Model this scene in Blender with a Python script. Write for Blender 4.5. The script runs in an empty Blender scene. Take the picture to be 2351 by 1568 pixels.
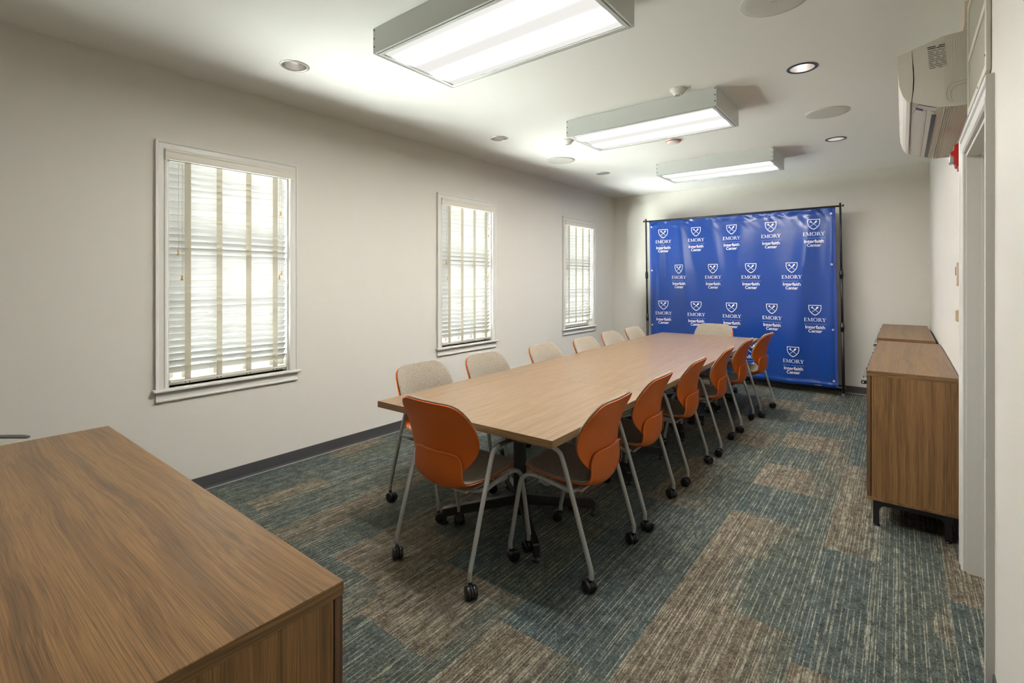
import bpy, bmesh, math, random
from mathutils import Vector, Matrix
from mathutils import noise as mnoise
R = math.radians
S = bpy.context.scene
COL = S.collection
random.seed(7)

# ------------------------------------------------------------------ camera
FPX = 1130.0                     # focal length in pixels of a 2351 px wide frame
YAW = math.atan((2064 - 1175.5) / FPX)
cam_d = bpy.data.cameras.new('camera')
cam_d.sensor_width = 36.0
cam_d.lens = FPX / 2351 * 36.0
cam_d.shift_y = -(784 - 642) / 2351
cam_d.clip_start = 0.02
cam = bpy.data.objects.new('camera', cam_d)
cam.location = (0, 0, 1.44)
cam.rotation_euler = (R(90), 0, YAW)
COL.objects.link(cam)
S.camera = cam

# ------------------------------------------------------------------ view
S.view_settings.view_transform = 'Standard'
S.view_settings.look = 'None'
S.view_settings.exposure = 0.18
S.view_settings.gamma = 1.0
S.view_settings.use_curve_mapping = False
S.cycles.max_bounces = 10
S.cycles.diffuse_bounces = 6
S.cycles.transparent_max_bounces = 12
S.cycles.sample_clamp_direct = 60.0
S.cycles.sample_clamp_indirect = 5.0
S.cycles.caustics_reflective = False
S.cycles.caustics_refractive = False

# ------------------------------------------------------------------ world: overcast sky with added brightness bands below it
SKY, DIM_EYE, FILL_LOW, FILL_STEEP = 7.5, 1.3, 108.0, 42.0
LAMP = 128.0
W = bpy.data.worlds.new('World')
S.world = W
W.use_nodes = True
nt = W.node_tree
nt.nodes.clear()
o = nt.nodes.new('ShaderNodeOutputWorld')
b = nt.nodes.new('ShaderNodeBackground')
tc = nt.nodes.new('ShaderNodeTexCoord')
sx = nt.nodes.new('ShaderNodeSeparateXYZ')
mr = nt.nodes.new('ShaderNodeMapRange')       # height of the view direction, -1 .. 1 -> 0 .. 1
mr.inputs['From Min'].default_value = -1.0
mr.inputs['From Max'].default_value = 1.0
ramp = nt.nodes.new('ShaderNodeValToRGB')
# invented bands: strong ceiling fill from below, dim at eye level, bright sky above
stops = [(-0.74, FILL_STEEP, (1.0, 0.99, 0.96)), (-0.62, FILL_LOW, (0.97, 1.0, 0.95)), (-0.30, FILL_LOW, (0.97, 1.0, 0.95)), (-0.20, DIM_EYE, (0.95, 1.0, 0.96)), (0.18, DIM_EYE, (0.96, 1.0, 0.98)), (0.35, SKY, (0.93, 0.98, 1.0))]
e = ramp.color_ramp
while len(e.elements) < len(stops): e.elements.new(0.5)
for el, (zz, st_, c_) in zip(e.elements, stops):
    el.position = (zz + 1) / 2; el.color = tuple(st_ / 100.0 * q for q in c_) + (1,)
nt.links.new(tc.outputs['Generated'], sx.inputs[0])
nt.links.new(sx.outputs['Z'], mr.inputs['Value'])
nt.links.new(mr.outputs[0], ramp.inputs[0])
az = nt.nodes.new('ShaderNodeMapRange')       # invented fill is stronger toward -Y, weaker toward +Y, to shift ceiling streaks
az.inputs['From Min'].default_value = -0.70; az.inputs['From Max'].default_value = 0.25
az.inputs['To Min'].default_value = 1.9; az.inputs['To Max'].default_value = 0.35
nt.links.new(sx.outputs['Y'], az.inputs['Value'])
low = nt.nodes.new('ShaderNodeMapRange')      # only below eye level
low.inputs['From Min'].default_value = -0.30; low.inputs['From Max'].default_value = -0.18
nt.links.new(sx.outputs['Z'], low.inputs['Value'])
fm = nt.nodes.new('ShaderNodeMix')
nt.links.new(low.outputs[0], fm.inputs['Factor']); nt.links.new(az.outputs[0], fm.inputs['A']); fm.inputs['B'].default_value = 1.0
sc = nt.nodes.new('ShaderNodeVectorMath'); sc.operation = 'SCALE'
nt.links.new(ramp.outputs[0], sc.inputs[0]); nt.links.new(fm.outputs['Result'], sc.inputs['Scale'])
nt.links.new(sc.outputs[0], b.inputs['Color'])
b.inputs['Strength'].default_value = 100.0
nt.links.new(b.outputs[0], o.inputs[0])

sun_d = bpy.data.lights.new('sun', 'SUN')
sun_d.energy = 6.0
sun_d.angle = R(3)
sun_d.color = (1.0, 0.97, 0.92)
sun = bpy.data.objects.new('sun', sun_d)
sun.rotation_euler = Vector((1.0, 0.10, -1.0)).to_track_quat('-Z', 'Y').to_euler()
COL.objects.link(sun)

XL = -3.744       # left wall face
YB = 7.55         # back wall face
YN = -0.45        # wall behind the camera
CZ = 2.803        # ceiling
RW0 = Vector((0.257, 2.34, 0)); RWA = -0.0050   # right wall reference point and heading
WINY = [(1.130, 1.940), (3.572, 4.372), (5.975, 6.775)]
WZ0, WZ1 = 0.735, 2.272

# ------------------------------------------------------------------ materials
MATS = {}
class NT:
    def __init__(s, name):
        s.m = bpy.data.materials.new(name); s.m.use_nodes = True
        s.t = s.m.node_tree; s.t.nodes.clear()
        s.out = s.t.nodes.new('ShaderNodeOutputMaterial')
        MATS[name] = s.m
    def n(s, typ, ins=None, **kw):
        nd = s.t.nodes.new('ShaderNode' + typ)
        for k, v in kw.items(): setattr(nd, k, v)
        for k, v in (ins or {}).items(): s.set(nd, k, v)
        return nd
    def set(s, nd, k, v):
        sock = nd.inputs[k]
        if isinstance(v, bpy.types.NodeSocket): s.t.links.new(v, sock)
        elif isinstance(v, bpy.types.Node): s.t.links.new(v.outputs[0], sock)
        elif isinstance(v, (tuple, list)) and len(v) == 3 and sock.type == 'RGBA': sock.default_value = (*v, 1)
        else: sock.default_value = v
    def math(s, op, a, b=None, c=None, clamp=False):
        nd = s.n('Math', operation=op, use_clamp=clamp)
        s.set(nd, 0, a)
        if b is not None: s.set(nd, 1, b)
        if c is not None: s.set(nd, 2, c)
        return nd.outputs[0]
    def mix(s, f, a, b, mode='MIX'):
        nd = s.n('Mix', data_type='RGBA', blend_type=mode)
        s.set(nd, 'Factor', f)
        for k, v in (('A', a), ('B', b)):
            sk = [i for i in nd.inputs if i.name == k and i.type == 'RGBA'][0]
            if isinstance(v, bpy.types.NodeSocket): s.t.links.new(v, sk)
            else: sk.default_value = (*v, 1)
        return [q for q in nd.outputs if q.type == 'RGBA'][0]
    def noise(s, vec, scale, detail=2, rough=0.5, dist=0.0):
        nd = s.n('TexNoise', {'Scale': scale, 'Detail': detail, 'Roughness': rough, 'Distortion': dist})
        if vec is not None: s.set(nd, 'Vector', vec)
        return nd.outputs[0]
    def mapping(s, vec, scale=(1, 1, 1), rot=(0, 0, 0), loc=(0, 0, 0)):
        nd = s.n('Mapping', {'Vector': vec, 'Scale': scale, 'Rotation': rot, 'Location': loc})
        return nd.outputs[0]
    def obj(s): return s.n('TexCoord').outputs['Object']
    def pos(s): return s.n('NewGeometry').outputs['Position']
    def bump(s, h, strength, dist=0.01):
        return s.n('Bump', {'Height': h, 'Strength': strength, 'Distance': dist}).outputs[0]
    def bsdf(s, color, rough=0.5, metal=0.0, normal=None, **kw):
        ins = {'Base Color': color, 'Roughness': rough, 'Metallic': metal}
        if normal is not None: ins['Normal'] = normal
        nd = s.n('BsdfPrincipled', ins)
        for k, v in kw.items(): s.set(nd, k.replace('_', ' '), v)
        s.t.links.new(nd.outputs[0], s.out.inputs[0])
        return nd
    def ramp(s, f, stops, interp='LINEAR'):
        nd = s.n('ValToRGB'); s.set(nd, 0, f)
        e = nd.color_ramp; e.interpolation = interp
        while len(e.elements) < len(stops): e.elements.new(0.5)
        for el, (p, c) in zip(e.elements, stops): el.position = p; el.color = (*c, 1)
        return nd.outputs[0]

def simple(name, color, rough=0.5, metal=0.0, bump=None, **kw):
    m = NT(name)
    nrm = None
    if bump: nrm = m.bump(m.noise(m.obj(), bump[0], 3), bump[1], 0.002)
    m.bsdf(color, rough, metal, nrm, **kw)
    return m.m

def paint(name, color, rough=0.6, var=0.03):
    m = NT(name)
    p = m.pos()
    f = m.noise(p, 0.9, 3)
    c2 = tuple(x * (1 - var) for x in color)
    col = m.mix(f, color, c2)
    nrm = m.bump(m.noise(p, 260, 3, 0.6), 0.10, 0.002)
    m.bsdf(col, rough, 0, nrm)
    return m.m

M_wall = paint('wall_paint', (0.735, 0.715, 0.655), 0.55)
M_ceil = paint('ceiling_paint', (0.885, 0.885, 0.85), 0.8, 0.02)
M_trim = simple('trim_white', (0.76, 0.755, 0.71), 0.35, bump=(40, 0.03))
M_base = simple('base_charcoal', (0.060, 0.060, 0.064), 0.45)
M_toe_glint = simple('base_toe_glint', (0.30, 0.29, 0.27), 0.5)  # pale tone stands for light reflected along the carpet edge
M_orange = simple('orange_plastic', (0.56, 0.115, 0.011), 0.42, bump=(900, 0.05))
M_line = simple('orange_ridge', (0.72, 0.22, 0.07), 0.35)
M_steel = simple('grey_painted_steel', (0.50, 0.52, 0.515), 0.34, 0.25)
M_arm = simple('dark_grey_armrest', (0.15, 0.15, 0.14), 0.34, 0.3)
M_foot = simple('grey_foot_plate', (0.10, 0.10, 0.10), 0.5, 0.2)
M_black = simple('black_plastic', (0.008, 0.008, 0.010), 0.32)
M_blackm = simple('black_metal', (0.020, 0.020, 0.021), 0.38, 0.3)
M_bronze = simple('dark_table_metal', (0.045, 0.042, 0.040), 0.32, 0.6)
M_chrome = simple('chrome', (0.88, 0.86, 0.85), 0.12, 1.0)
M_refl = simple('brushed_reflector', (0.90, 0.87, 0.85), 0.28, 1.0)
M_alu = simple('satin_aluminium', (0.62, 0.62, 0.60), 0.35, 0.8)
M_lamp_white = simple('fixture_enamel', (0.66, 0.69, 0.67), 0.35)
M_ac = simple('ac_plastic', (0.70, 0.67, 0.60), 0.38)
M_acb = simple('ac_dark', (0.015, 0.015, 0.02), 0.3)
M_grille = simple('grille_cream', (0.70, 0.68, 0.60), 0.45)
M_red = simple('red_plastic', (0.50, 0.012, 0.010), 0.35)
M_ivory = simple('ivory_plastic', (0.72, 0.62, 0.40), 0.4)
M_pinkp = simple('beige_plastic', (0.70, 0.58, 0.47), 0.4)
M_speaker = simple('speaker_grille', (0.62, 0.615, 0.56), 0.6, bump=(1500, 0.3))
M_print = simple('white_print', (0.86, 0.87, 0.90), 0.45)
M_rule = simple('pale_blue_print', (0.25, 0.35, 0.70), 0.45)
M_tassel = simple('tassel_wood', (0.62, 0.44, 0.20), 0.5)
M_cord = simple('cord', (0.62, 0.60, 0.52), 0.8)
M_grom = simple('grommet', (0.85, 0.80, 0.70), 0.3, 0.6)
M_navy = simple('dark_ring', (0.035, 0.040, 0.075), 0.35)
M_val = simple('valance_cream', (0.80, 0.77, 0.68), 0.5)
M_plastic_w = simple('white_plastic', (0.78, 0.775, 0.74), 0.4)
M_grey_pl = simple('grey_plate', (0.30, 0.30, 0.30), 0.4, 0.5)
M_lens = simple('clear_lens', (0.80, 0.84, 0.86), 0.12, 0.7)

# slats: slightly translucent white
def slat_mat(name, col, tr):
    m = NT(name)
    d = m.n('BsdfPrincipled', {'Base Color': col, 'Roughness': 0.45})
    t = m.n('BsdfTranslucent', {'Color': col})
    x = m.n('MixShader', {0: tr, 1: d.outputs[0], 2: t.outputs[0]})
    m.t.links.new(x.outputs[0], m.out.inputs[0])
    return m.m
M_slat = slat_mat('blind_slat', (0.63, 0.63, 0.62), 0.05)
def tape_mat():
    m = NT('ladder_tape')
    p = m.obj()
    w = m.noise(m.mapping(p, (1, 260, 40)), 3, 2)
    c = m.mix(w, (0.52, 0.48, 0.375), (0.42, 0.385, 0.30))
    d = m.n('BsdfPrincipled', {'Base Color': c, 'Roughness': 0.8})
    t = m.n('BsdfTranslucent', {'Color': c})
    x = m.n('MixShader', {0: 0.07, 1: d.outputs[0], 2: t.outputs[0]})
    tr = m.n('BsdfTransparent')
    y = m.n('MixShader', {0: 0.05, 1: x.outputs[0], 2: tr.outputs[0]})
    m.t.links.new(y.outputs[0], m.out.inputs[0])
    return m.m
M_tape = tape_mat()
def glass_mat():
    m = NT('window_glass')
    a = m.n('BsdfTransparent', {'Color': (0.95, 0.97, 0.96)})
    g = m.n('BsdfGlossy', {'Roughness': 0.02})
    x = m.n('MixShader', {0: 0.06, 1: a.outputs[0], 2: g.outputs[0]})
    m.t.links.new(x.outputs[0], m.out.inputs[0])
    return m.m
M_glass = glass_mat()

# troffer lens: prismatic acrylic lit by two tubes
def lens_mat():
    m = NT('lit_prismatic_lens')
    sp = m.n('SeparateXYZ', {0: m.obj()})
    x, y = sp.outputs[0], sp.outputs[1]
    def band(c, s):
        d = m.math('DIVIDE', m.math('SUBTRACT', y, c), s)
        return m.math('EXPONENT', m.math('MULTIPLY', m.math('MULTIPLY', d, d), -1.0))
    bands = m.math('ADD', band(-0.135, 0.033), band(0.135, 0.033))
    endf = m.math('SMOOTH_MIN', 1.0, m.math('MULTIPLY', m.math('SUBTRACT', 0.615, m.math('ABSOLUTE', x)), 6.0), 0.3)
    gx = m.math('SINE', m.math('MULTIPLY', x, 2 * math.pi / 0.0085))
    gy = m.math('SINE', m.math('MULTIPLY', y, 2 * math.pi / 0.0085))
    pr = m.math('ADD', 1.0, m.math('MULTIPLY', m.math('MULTIPLY', gx, gy), 0.10))
    e = m.math('MULTIPLY', m.math('ADD', 0.0062, m.math('MULTIPLY', m.math('MULTIPLY', bands, endf), 1.0)), pr)
    em = m.n('Emission', {'Color': (1.0, 0.975, 0.925), 'Strength': m.math('MULTIPLY', e, LAMP)})
    m.t.links.new(em.outputs[0], m.out.inputs[0])
    return m.m
M_lit = lens_mat()

def bulb_mat(nm='lit_bulb', st_=12.0):
    m = NT(nm); e_ = m.n('Emission', {'Color': (1.0, 0.95, 0.88), 'Strength': st_}); m.t.links.new(e_.outputs[0], m.out.inputs[0]); return m.m
M_bulb = bulb_mat(); M_bulb_dim = bulb_mat('dimmed_bulb', 2.0)

# walnut laminate; axis = direction of the grain in object space
def wood(name, axis, light, mid, dark, rough=0.28, scale=1.0, wavy=1.0, spec=0.6):
    m = NT(name)
    p = m.obj()
    rot = {'x': (0, 0, 0), 'y': (0, 0, R(90)), 'z': (0, R(90), 0)}[axis]
    q = m.mapping(p, (1, 1, 1), rot)
    # slow warp of the grain lines
    wn = m.n('TexNoise', {'Vector': m.mapping(q, (0.75, 1.7, 1.7)), 'Scale': 1.3 * scale, 'Detail': 2.0})
    warp = m.n('VectorMath', {0: wn.outputs['Color'], 1: (0.5, 0.5, 0.5)}, operation='SUBTRACT')
    ws = m.n('VectorMath', {0: warp.outputs[0], 'Scale': 0.16 * wavy}, operation='SCALE')
    v = m.n('VectorMath', {0: q, 1: ws.outputs[0]}, operation='ADD').outputs[0]
    n1 = m.noise(m.mapping(v, (0.16, 13, 13)), 1.6 * scale, 3, 0.55)
    n2 = m.noise(m.mapping(v, (0.30, 62, 62)), 2.0 * scale, 4, 0.65)
    n3 = m.noise(m.mapping(q, (3.2, 300, 300)), 1.3 * scale, 2, 0.6)
    f = m.math('ADD', m.math('MULTIPLY', n1, 0.55), m.math('MULTIPLY', n2, 0.45))
    col = m.ramp(f, [(0.34, dark), (0.47, mid), (0.56, light), (0.68, mid)])
    pore = m.n('MapRange', {'Value': n3, 'From Min': 0.36, 'From Max': 0.56, 'To Min': 0.60, 'To Max': 1.06})
    g = m.n('CombineColor', {0: pore.outputs[0], 1: pore.outputs[0], 2: pore.outputs[0]})
    col = m.mix(1.0, col, g.outputs[0], 'MULTIPLY')
    nrm = m.bump(n3, 0.012, 0.001)
    m.bsdf(col, rough, 0, nrm, Specular_IOR_Level=spec)
    return m.m
WL = ((0.285, 0.158, 0.064), (0.195, 0.104, 0.042), (0.092, 0.053, 0.026))
M_wx = wood('walnut_x', 'x', *WL)
M_wy = wood('walnut_y', 'y', *WL)
M_wz = wood('walnut_z', 'z', (0.33, 0.172, 0.062), (0.225, 0.113, 0.040), (0.115, 0.060, 0.024), 0.4, 1.3, 0.25)
M_wdoor = wood('walnut_door', 'z', (0.17, 0.085, 0.042), (0.125, 0.062, 0.031), (0.085, 0.042, 0.022), 0.4, 1.3, 0.2)
TL = ((0.300, 0.200, 0.116), (0.252, 0.162, 0.091), (0.200, 0.127, 0.074))
M_ty = wood('table_laminate', 'y', *TL, rough=0.29, spec=0.9, scale=1.3, wavy=0.35)
M_te = wood('table_edge_x', 'x', (0.36, 0.225, 0.110), (0.26, 0.155, 0.075), (0.15, 0.088, 0.045), 0.4, 1.8, 0.3)
M_tey = wood('table_edge_y', 'y', (0.36, 0.225, 0.110), (0.26, 0.155, 0.075), (0.15, 0.088, 0.045), 0.4, 1.8, 0.3)

def fabric_mat(name, a, b_):
    m = NT(name)
    p = m.obj()
    n1 = m.noise(p, 420, 3, 0.7)
    n2 = m.noise(p, 130, 3, 0.6)
    f = m.math('ADD', m.math('MULTIPLY', n1, 0.6), m.math('MULTIPLY', n2, 0.4))
    col = m.ramp(f, [(0.38, b_), (0.56, a), (0.68, tuple(min(1, x * 1.25) for x in a))])
    nrm = m.bump(n1, 0.35, 0.002)
    m.bsdf(col, 0.9, 0, nrm, Sheen_Weight=0.25)
    return m.m
M_fabric = fabric_mat('heather_fabric', (0.315, 0.265, 0.205), (0.150, 0.125, 0.100))

def banner_mat():
    m = NT('blue_vinyl')
    p = m.pos()
    n = m.noise(p, 3.0, 2)
    col = m.mix(n, (0.005, 0.042, 0.25), (0.007, 0.050, 0.28))
    fine = m.noise(p, 60, 3)
    m.bsdf(col, 0.27, 0, m.bump(fine, 0.05, 0.003), Specular_IOR_Level=0.6)
    return m.m
M_banner = banner_mat()
M_hem = simple('blue_hem', (0.030, 0.070, 0.34), 0.45)

def carpet_mat():
    m = NT('plank_carpet')
    p = m.pos()
    sp = m.n('SeparateXYZ', {0: p})
    X, Y = sp.outputs[0], sp.outputs[1]
    TW = 0.50
    xs = m.math('DIVIDE', m.math('ADD', X, 10.32), TW)
    ci = m.math('FLOOR', xs)
    # stagger of every second column, 0.81 m x 0.5 m pieces
    cr = m.n('TexWhiteNoise', {'W': ci}, noise_dimensions='1D').outputs['Value']
    TLn = 0.505
    stag = m.math('MULTIPLY', m.math('MODULO', ci, 2.0), 0.5)
    ys = m.math('DIVIDE', m.math('ADD', m.math('ADD', Y, 10.01), m.math('MULTIPLY', m.math('ROUND', m.math('MULTIPLY', cr, 3.0)), 0.17)), TLn)
    ri = m.math('FLOOR', ys)
    cell = m.n('CombineXYZ', {0: ci, 1: ri, 2: 3.7})
    wn = m.n('TexWhiteNoise', {'Vector': cell.outputs[0]}, noise_dimensions='3D')
    rv, rc = wn.outputs['Value'], wn.outputs['Color']
    rs = m.n('SeparateColor', {0: rc})
    # lateral position inside the tile shifted at random; the tone drifts across the tile
    lx = m.math('FRACT', xs)
    fl = m.math('GREATER_THAN', rs.outputs[0], 0.5)
    lxf = m.math('ABSOLUTE', m.math('SUBTRACT', lx, fl))
    soft = m.noise(m.mapping(p, (7, 1.6, 1)), 1.0, 3, 0.6)
    tone = m.math('ADD', m.math('MULTIPLY', m.math('SUBTRACT', lxf, 0.5), 0.55),
                  m.math('ADD', m.math('MULTIPLY', rv, 1.0), m.math('MULTIPLY', m.math('SUBTRACT', soft, 0.5), 0.75)))
    brown = m.n('MapRange', {'Value': tone, 'From Min': 0.58, 'From Max': 0.86}, interpolation_type='SMOOTHSTEP').outputs[0]
    teal = m.mix(m.n('MapRange', {'Value': tone, 'From Min': -0.1, 'From Max': 0.55}).outputs[0], (0.054, 0.077, 0.085), (0.070, 0.084, 0.076))
    base = m.mix(brown, teal, (0.110, 0.093, 0.072))
    # tufted rows, 4.4 mm, running along Y
    row = m.math('MULTIPLY', X, 1 / 0.0044)
    rid = m.math('FLOOR', row)
    rr = m.n('TexWhiteNoise', {'W': rid}, noise_dimensions='1D').outputs['Value']
    prof = m.math('SINE', m.math('MULTIPLY', m.math('FRACT', row), math.pi))
    # heathered yarn along each row
    yv = m.n('CombineXYZ', {0: m.math('MULTIPLY', rid, 7.13), 1: m.math('MULTIPLY', Y, 85.0), 2: 0.0})
    yarn = m.noise(yv.outputs[0], 1.0, 3, 0.7)
    blotch = m.noise(m.mapping(p, (26, 15, 1)), 1.0, 4, 0.75)
    # bright accent yarns: sparse on teal, dense on brown
    dens = m.math('ADD', 0.10, m.math('MULTIPLY', brown, 0.42))
    dens = m.math('ADD', dens, m.math('MULTIPLY', m.math('SUBTRACT', soft, 0.5), 0.35))
    period = m.math('LESS_THAN', m.math('FRACT', m.math('ADD', m.math('MULTIPLY', rid, 0.20), m.math('MULTIPLY', rr, 0.12))), 0.2)
    acc1 = m.math('LESS_THAN', rr, dens)
    acc = m.math('MAXIMUM', m.math('MULTIPLY', acc1, 1.0), m.math('MULTIPLY', period, m.math('SUBTRACT', 1.0, m.math('MULTIPLY', brown, 0.6))))
    lng = m.noise(m.n('CombineXYZ', {0: m.math('MULTIPLY', rid, 3.3), 1: m.math('MULTIPLY', Y, 5.0), 2: 2.0}).outputs[0], 1.0, 3, 0.75)
    accf = m.math('MULTIPLY', acc, m.n('MapRange', {'Value': lng, 'From Min': 0.40, 'From Max': 0.60}).outputs[0])
    accf = m.math('MULTIPLY', accf, m.n('MapRange', {'Value': yarn, 'From Min': 0.35, 'From Max': 0.6, 'To Min': 0.35, 'To Max': 1.0}).outputs[0])
    col = m.mix(m.n('MapRange', {'Value': yarn, 'From Min': 0.35, 'From Max': 0.65}).outputs[0], m.mix(1.0, base, (0.50, 0.50, 0.50), 'MULTIPLY'), m.mix(1.0, base, (1.75, 1.7, 1.6), 'MULTIPLY'))
    col = m.mix(m.math('MULTIPLY', accf, 0.85), col, (0.40, 0.375, 0.29))
    bl = m.n('MapRange', {'Value': blotch, 'From Min': 0.34, 'From Max': 0.64, 'To Min': 0.45, 'To Max': 1.35})
    bc = m.n('CombineColor', {0: bl.outputs[0], 1: bl.outputs[0], 2: bl.outputs[0]})
    col = m.mix(0.85, col, bc.outputs[0], 'MULTIPLY')
    pf = m.n('MapRange', {'Value': prof, 'To Min': 0.5, 'To Max': 1.1}).outputs[0]
    pc = m.n('CombineColor', {0: pf, 1: pf, 2: pf})
    col = m.mix(0.85, col, pc.outputs[0], 'MULTIPLY')
    h = m.math('ADD', m.math('MULTIPLY', prof, 0.6), m.math('MULTIPLY', yarn, 0.8))
    m.bsdf(col, 0.95, 0, m.bump(h, 0.5, 0.002), Specular_IOR_Level=0.15)
    return m.m
M_carpet = carpet_mat()

# ------------------------------------------------------------------ mesh builder
class MB:
    def __init__(s): s.bm = bmesh.new(); s.sm = []
    def _mi(s, faces, mi, smooth):
        for f in faces:
            f.material_index = mi; f.smooth = smooth
    def box(s, x0, x1, y0, y1, z0, z1, bev=0.0, mi=0, seg=2, M=None):
        g = bmesh.ops.create_cube(s.bm, size=1.0)
        vs = g['verts']
        for v in vs:
            v.co = Vector(((x0 + x1) / 2 + v.co.x * (x1 - x0), (y0 + y1) / 2 + v.co.y * (y1 - y0), (z0 + z1) / 2 + v.co.z * (z1 - z0)))
        fs = set(f for v in vs for f in v.link_faces)
        s._mi(fs, mi, False)
        if bev > 0:
            es = list(set(e for v in vs for e in v.link_edges))
            r = bmesh.ops.bevel(s.bm, geom=es, offset=bev, segments=seg, profile=0.5, affect='EDGES')
            nv = set(r['verts'])
            s._mi(r['faces'], mi, False)
            vs = list(nv | set(v for f in r['faces'] for v in f.verts))
        if M is not None:
            bmesh.ops.transform(s.bm, matrix=M, verts=list(set(vs)))
        return s
    def prism(s, poly, a0, a1, plane='xz', mi=0, smooth=False):
        """poly = 2D outline, extruded from a0 to a1 along the remaining axis"""
        def P(u, v, a):
            return {'xz': (u, a, v), 'yz': (a, u, v), 'xy': (u, v, a)}[plane]
        n = len(poly)
        A = [s.bm.verts.new(P(u, v, a0)) for u, v in poly]
        B = [s.bm.verts.new(P(u, v, a1)) for u, v in poly]
        fs = [s.bm.faces.new(A), s.bm.faces.new(B[::-1])]
        sd = [s.bm.faces.new((A[i], B[i], B[(i + 1) % n], A[(i + 1) % n])) for i in range(n)]
        s._mi(fs, mi, False); s._mi(sd, mi, smooth)
        return s
    def tube(s, pts, r, seg=12, mi=0, cap=True, sub=4, flat=None):
        pts = [Vector(p) for p in pts]
        rr = r if isinstance(r, (list, tuple)) else [r] * len(pts)
        if sub > 1 and len(pts) > 2:
            q, qr = [], []
            for i in range(len(pts) - 1):
                p0 = pts[max(i - 1, 0)]; p1 = pts[i]; p2 = pts[i + 1]; p3 = pts[min(i + 2, len(pts) - 1)]
                for k in range(sub):
                    t = k / sub
                    q.append(0.5 * ((2 * p1) + (p2 - p0) * t + (2 * p0 - 5 * p1 + 4 * p2 - p3) * t * t + (3 * p1 - p0 - 3 * p2 + p3) * t ** 3))
                    qr.append(rr[i] * (1 - t) + rr[i + 1] * t)
            q.append(pts[-1]); qr.append(rr[-1]); pts, rr = q, qr
        T = []
        for i in range(len(pts)):
            a = pts[max(i - 1, 0)]; b_ = pts[min(i + 1, len(pts) - 1)]
            T.append((b_ - a).normalized())
        up = Vector((0, 0, 1)) if abs(T[0].z) < 0.9 else Vector((1, 0, 0))
        N = (up - T[0] * up.dot(T[0])).normalized()
        rings = []
        for i, p in enumerate(pts):
            N = (N - T[i] * N.dot(T[i])).normalized()
            Bn = T[i].cross(N)
            ring = []
            for k in range(seg):
                a = 2 * math.pi * k / seg
                fx, fy = (1, 1) if flat is None else flat[min(i, len(flat) - 1)]
                ring.append(s.bm.verts.new(p + N * math.cos(a) * rr[i] * fx + Bn * math.sin(a) * rr[i] * fy))
            rings.append(ring)
        fs = []
        for i in range(len(rings) - 1):
            for k in range(seg):
                fs.append(s.bm.faces.new((rings[i][k], rings[i][(k + 1) % seg], rings[i + 1][(k + 1) % seg], rings[i + 1][k])))
        s._mi(fs, mi, True)
        if cap:
            s._mi([s.bm.faces.new(rings[0][::-1]), s.bm.faces.new(rings[-1])], mi, False)
        return s
    def cyl(s, p0, p1, r, seg=20, mi=0, r2=None):
        return s.tube([p0, p1], [r, r if r2 is None else r2], seg, mi, True, 1)
    def lathe(s, prof, center=(0, 0, 0), seg=32, mi=0, smooth=True, axis='z'):
        """prof = [(radius, height)]"""
        c = Vector(center); rings = []
        for r, h in prof:
            if r < 1e-6: rings.append([s.bm.verts.new(c + (Vector((0, 0, h)) if axis == 'z' else Vector((h, 0, 0))))]); continue
            ring = []
            for k in range(seg):
                a = 2 * math.pi * k / seg
                v = Vector((math.cos(a) * r, math.sin(a) * r, h)) if axis == 'z' else Vector((h, math.cos(a) * r, math.sin(a) * r))
                ring.append(s.bm.verts.new(c + v))
            rings.append(ring)
        fs = []
        for A, B in zip(rings, rings[1:]):
            if len(A) == 1 and len(B) == 1: continue
            for k in range(seg):
                k2 = (k + 1) % seg
                if len(A) == 1: fs.append(s.bm.faces.new((A[0], B[k], B[k2])))
                elif len(B) == 1: fs.append(s.bm.faces.new((A[k], A[k2], B[0])))
                else: fs.append(s.bm.faces.new((A[k], A[k2], B[k2], B[k])))
        s._mi(fs, mi, smooth)
        return s
    def grid(s, rows, mi=0, smooth=True, closed=False):
        V = [[s.bm.verts.new(p) for p in row] for row in rows]
        fs = []
        for i in range(len(V) - 1):
            n = len(V[i])
            for k in range(n if closed else n - 1):
                k2 = (k + 1) % n
                fs.append(s.bm.faces.new((V[i][k], V[i][k2], V[i + 1][k2], V[i + 1][k])))
        s._mi(fs, mi, smooth)
        return s
    def build(s, name, mats, parent=None, loc=None, fix=True):
        if fix: bmesh.ops.recalc_face_normals(s.bm, faces=s.bm.faces[:])
        me = bpy.data.meshes.new(name)
        s.bm.to_mesh(me); s.bm.free()
        for m in (mats if isinstance(mats, (list, tuple)) else [mats]): me.materials.append(m)
        ob = bpy.data.objects.new(name, me)
        COL.objects.link(ob)
        if parent is not None: ob.parent = parent
        if loc is not None: ob.location = loc
        return ob

def tag(o, label, cat, group=None, kind=None):
    if label: o['label'] = label
    if cat: o['category'] = cat
    if group: o['group'] = group
    if kind: o['kind'] = kind
    return o
def thing(name, label, cat, loc=(0, 0, 0), rz=0.0, group=None):
    o = bpy.data.objects.new(name, None)
    o.empty_display_size = 0.1
    COL.objects.link(o)
    o.location = loc; o.rotation_euler = (0, 0, rz)
    return tag(o, label, cat, group)
def struct(o, label=None):
    o['kind'] = 'structure'
    if label: o['label'] = label
    return o
def sempty(name, loc=(0, 0, 0), rz=0.0):
    o = bpy.data.objects.new(name, None); COL.objects.link(o)
    o.location = loc; o.rotation_euler = (0, 0, rz)
    return struct(o)
def copy_tree(o, parent=None):
    c = o.copy(); COL.objects.link(c)
    if parent is not None: c.parent = parent
    for ch in [q for q in bpy.data.objects if q.parent == o]: copy_tree(ch, c)
    return c

# ------------------------------------------------------------------ floor, ceiling, walls
m = MB(); m.box(XL - 0.2, 0.8, YN - 0.2, YB + 0.2, -0.05, 0.0)
struct(m.build('floor', M_carpet))

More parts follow.
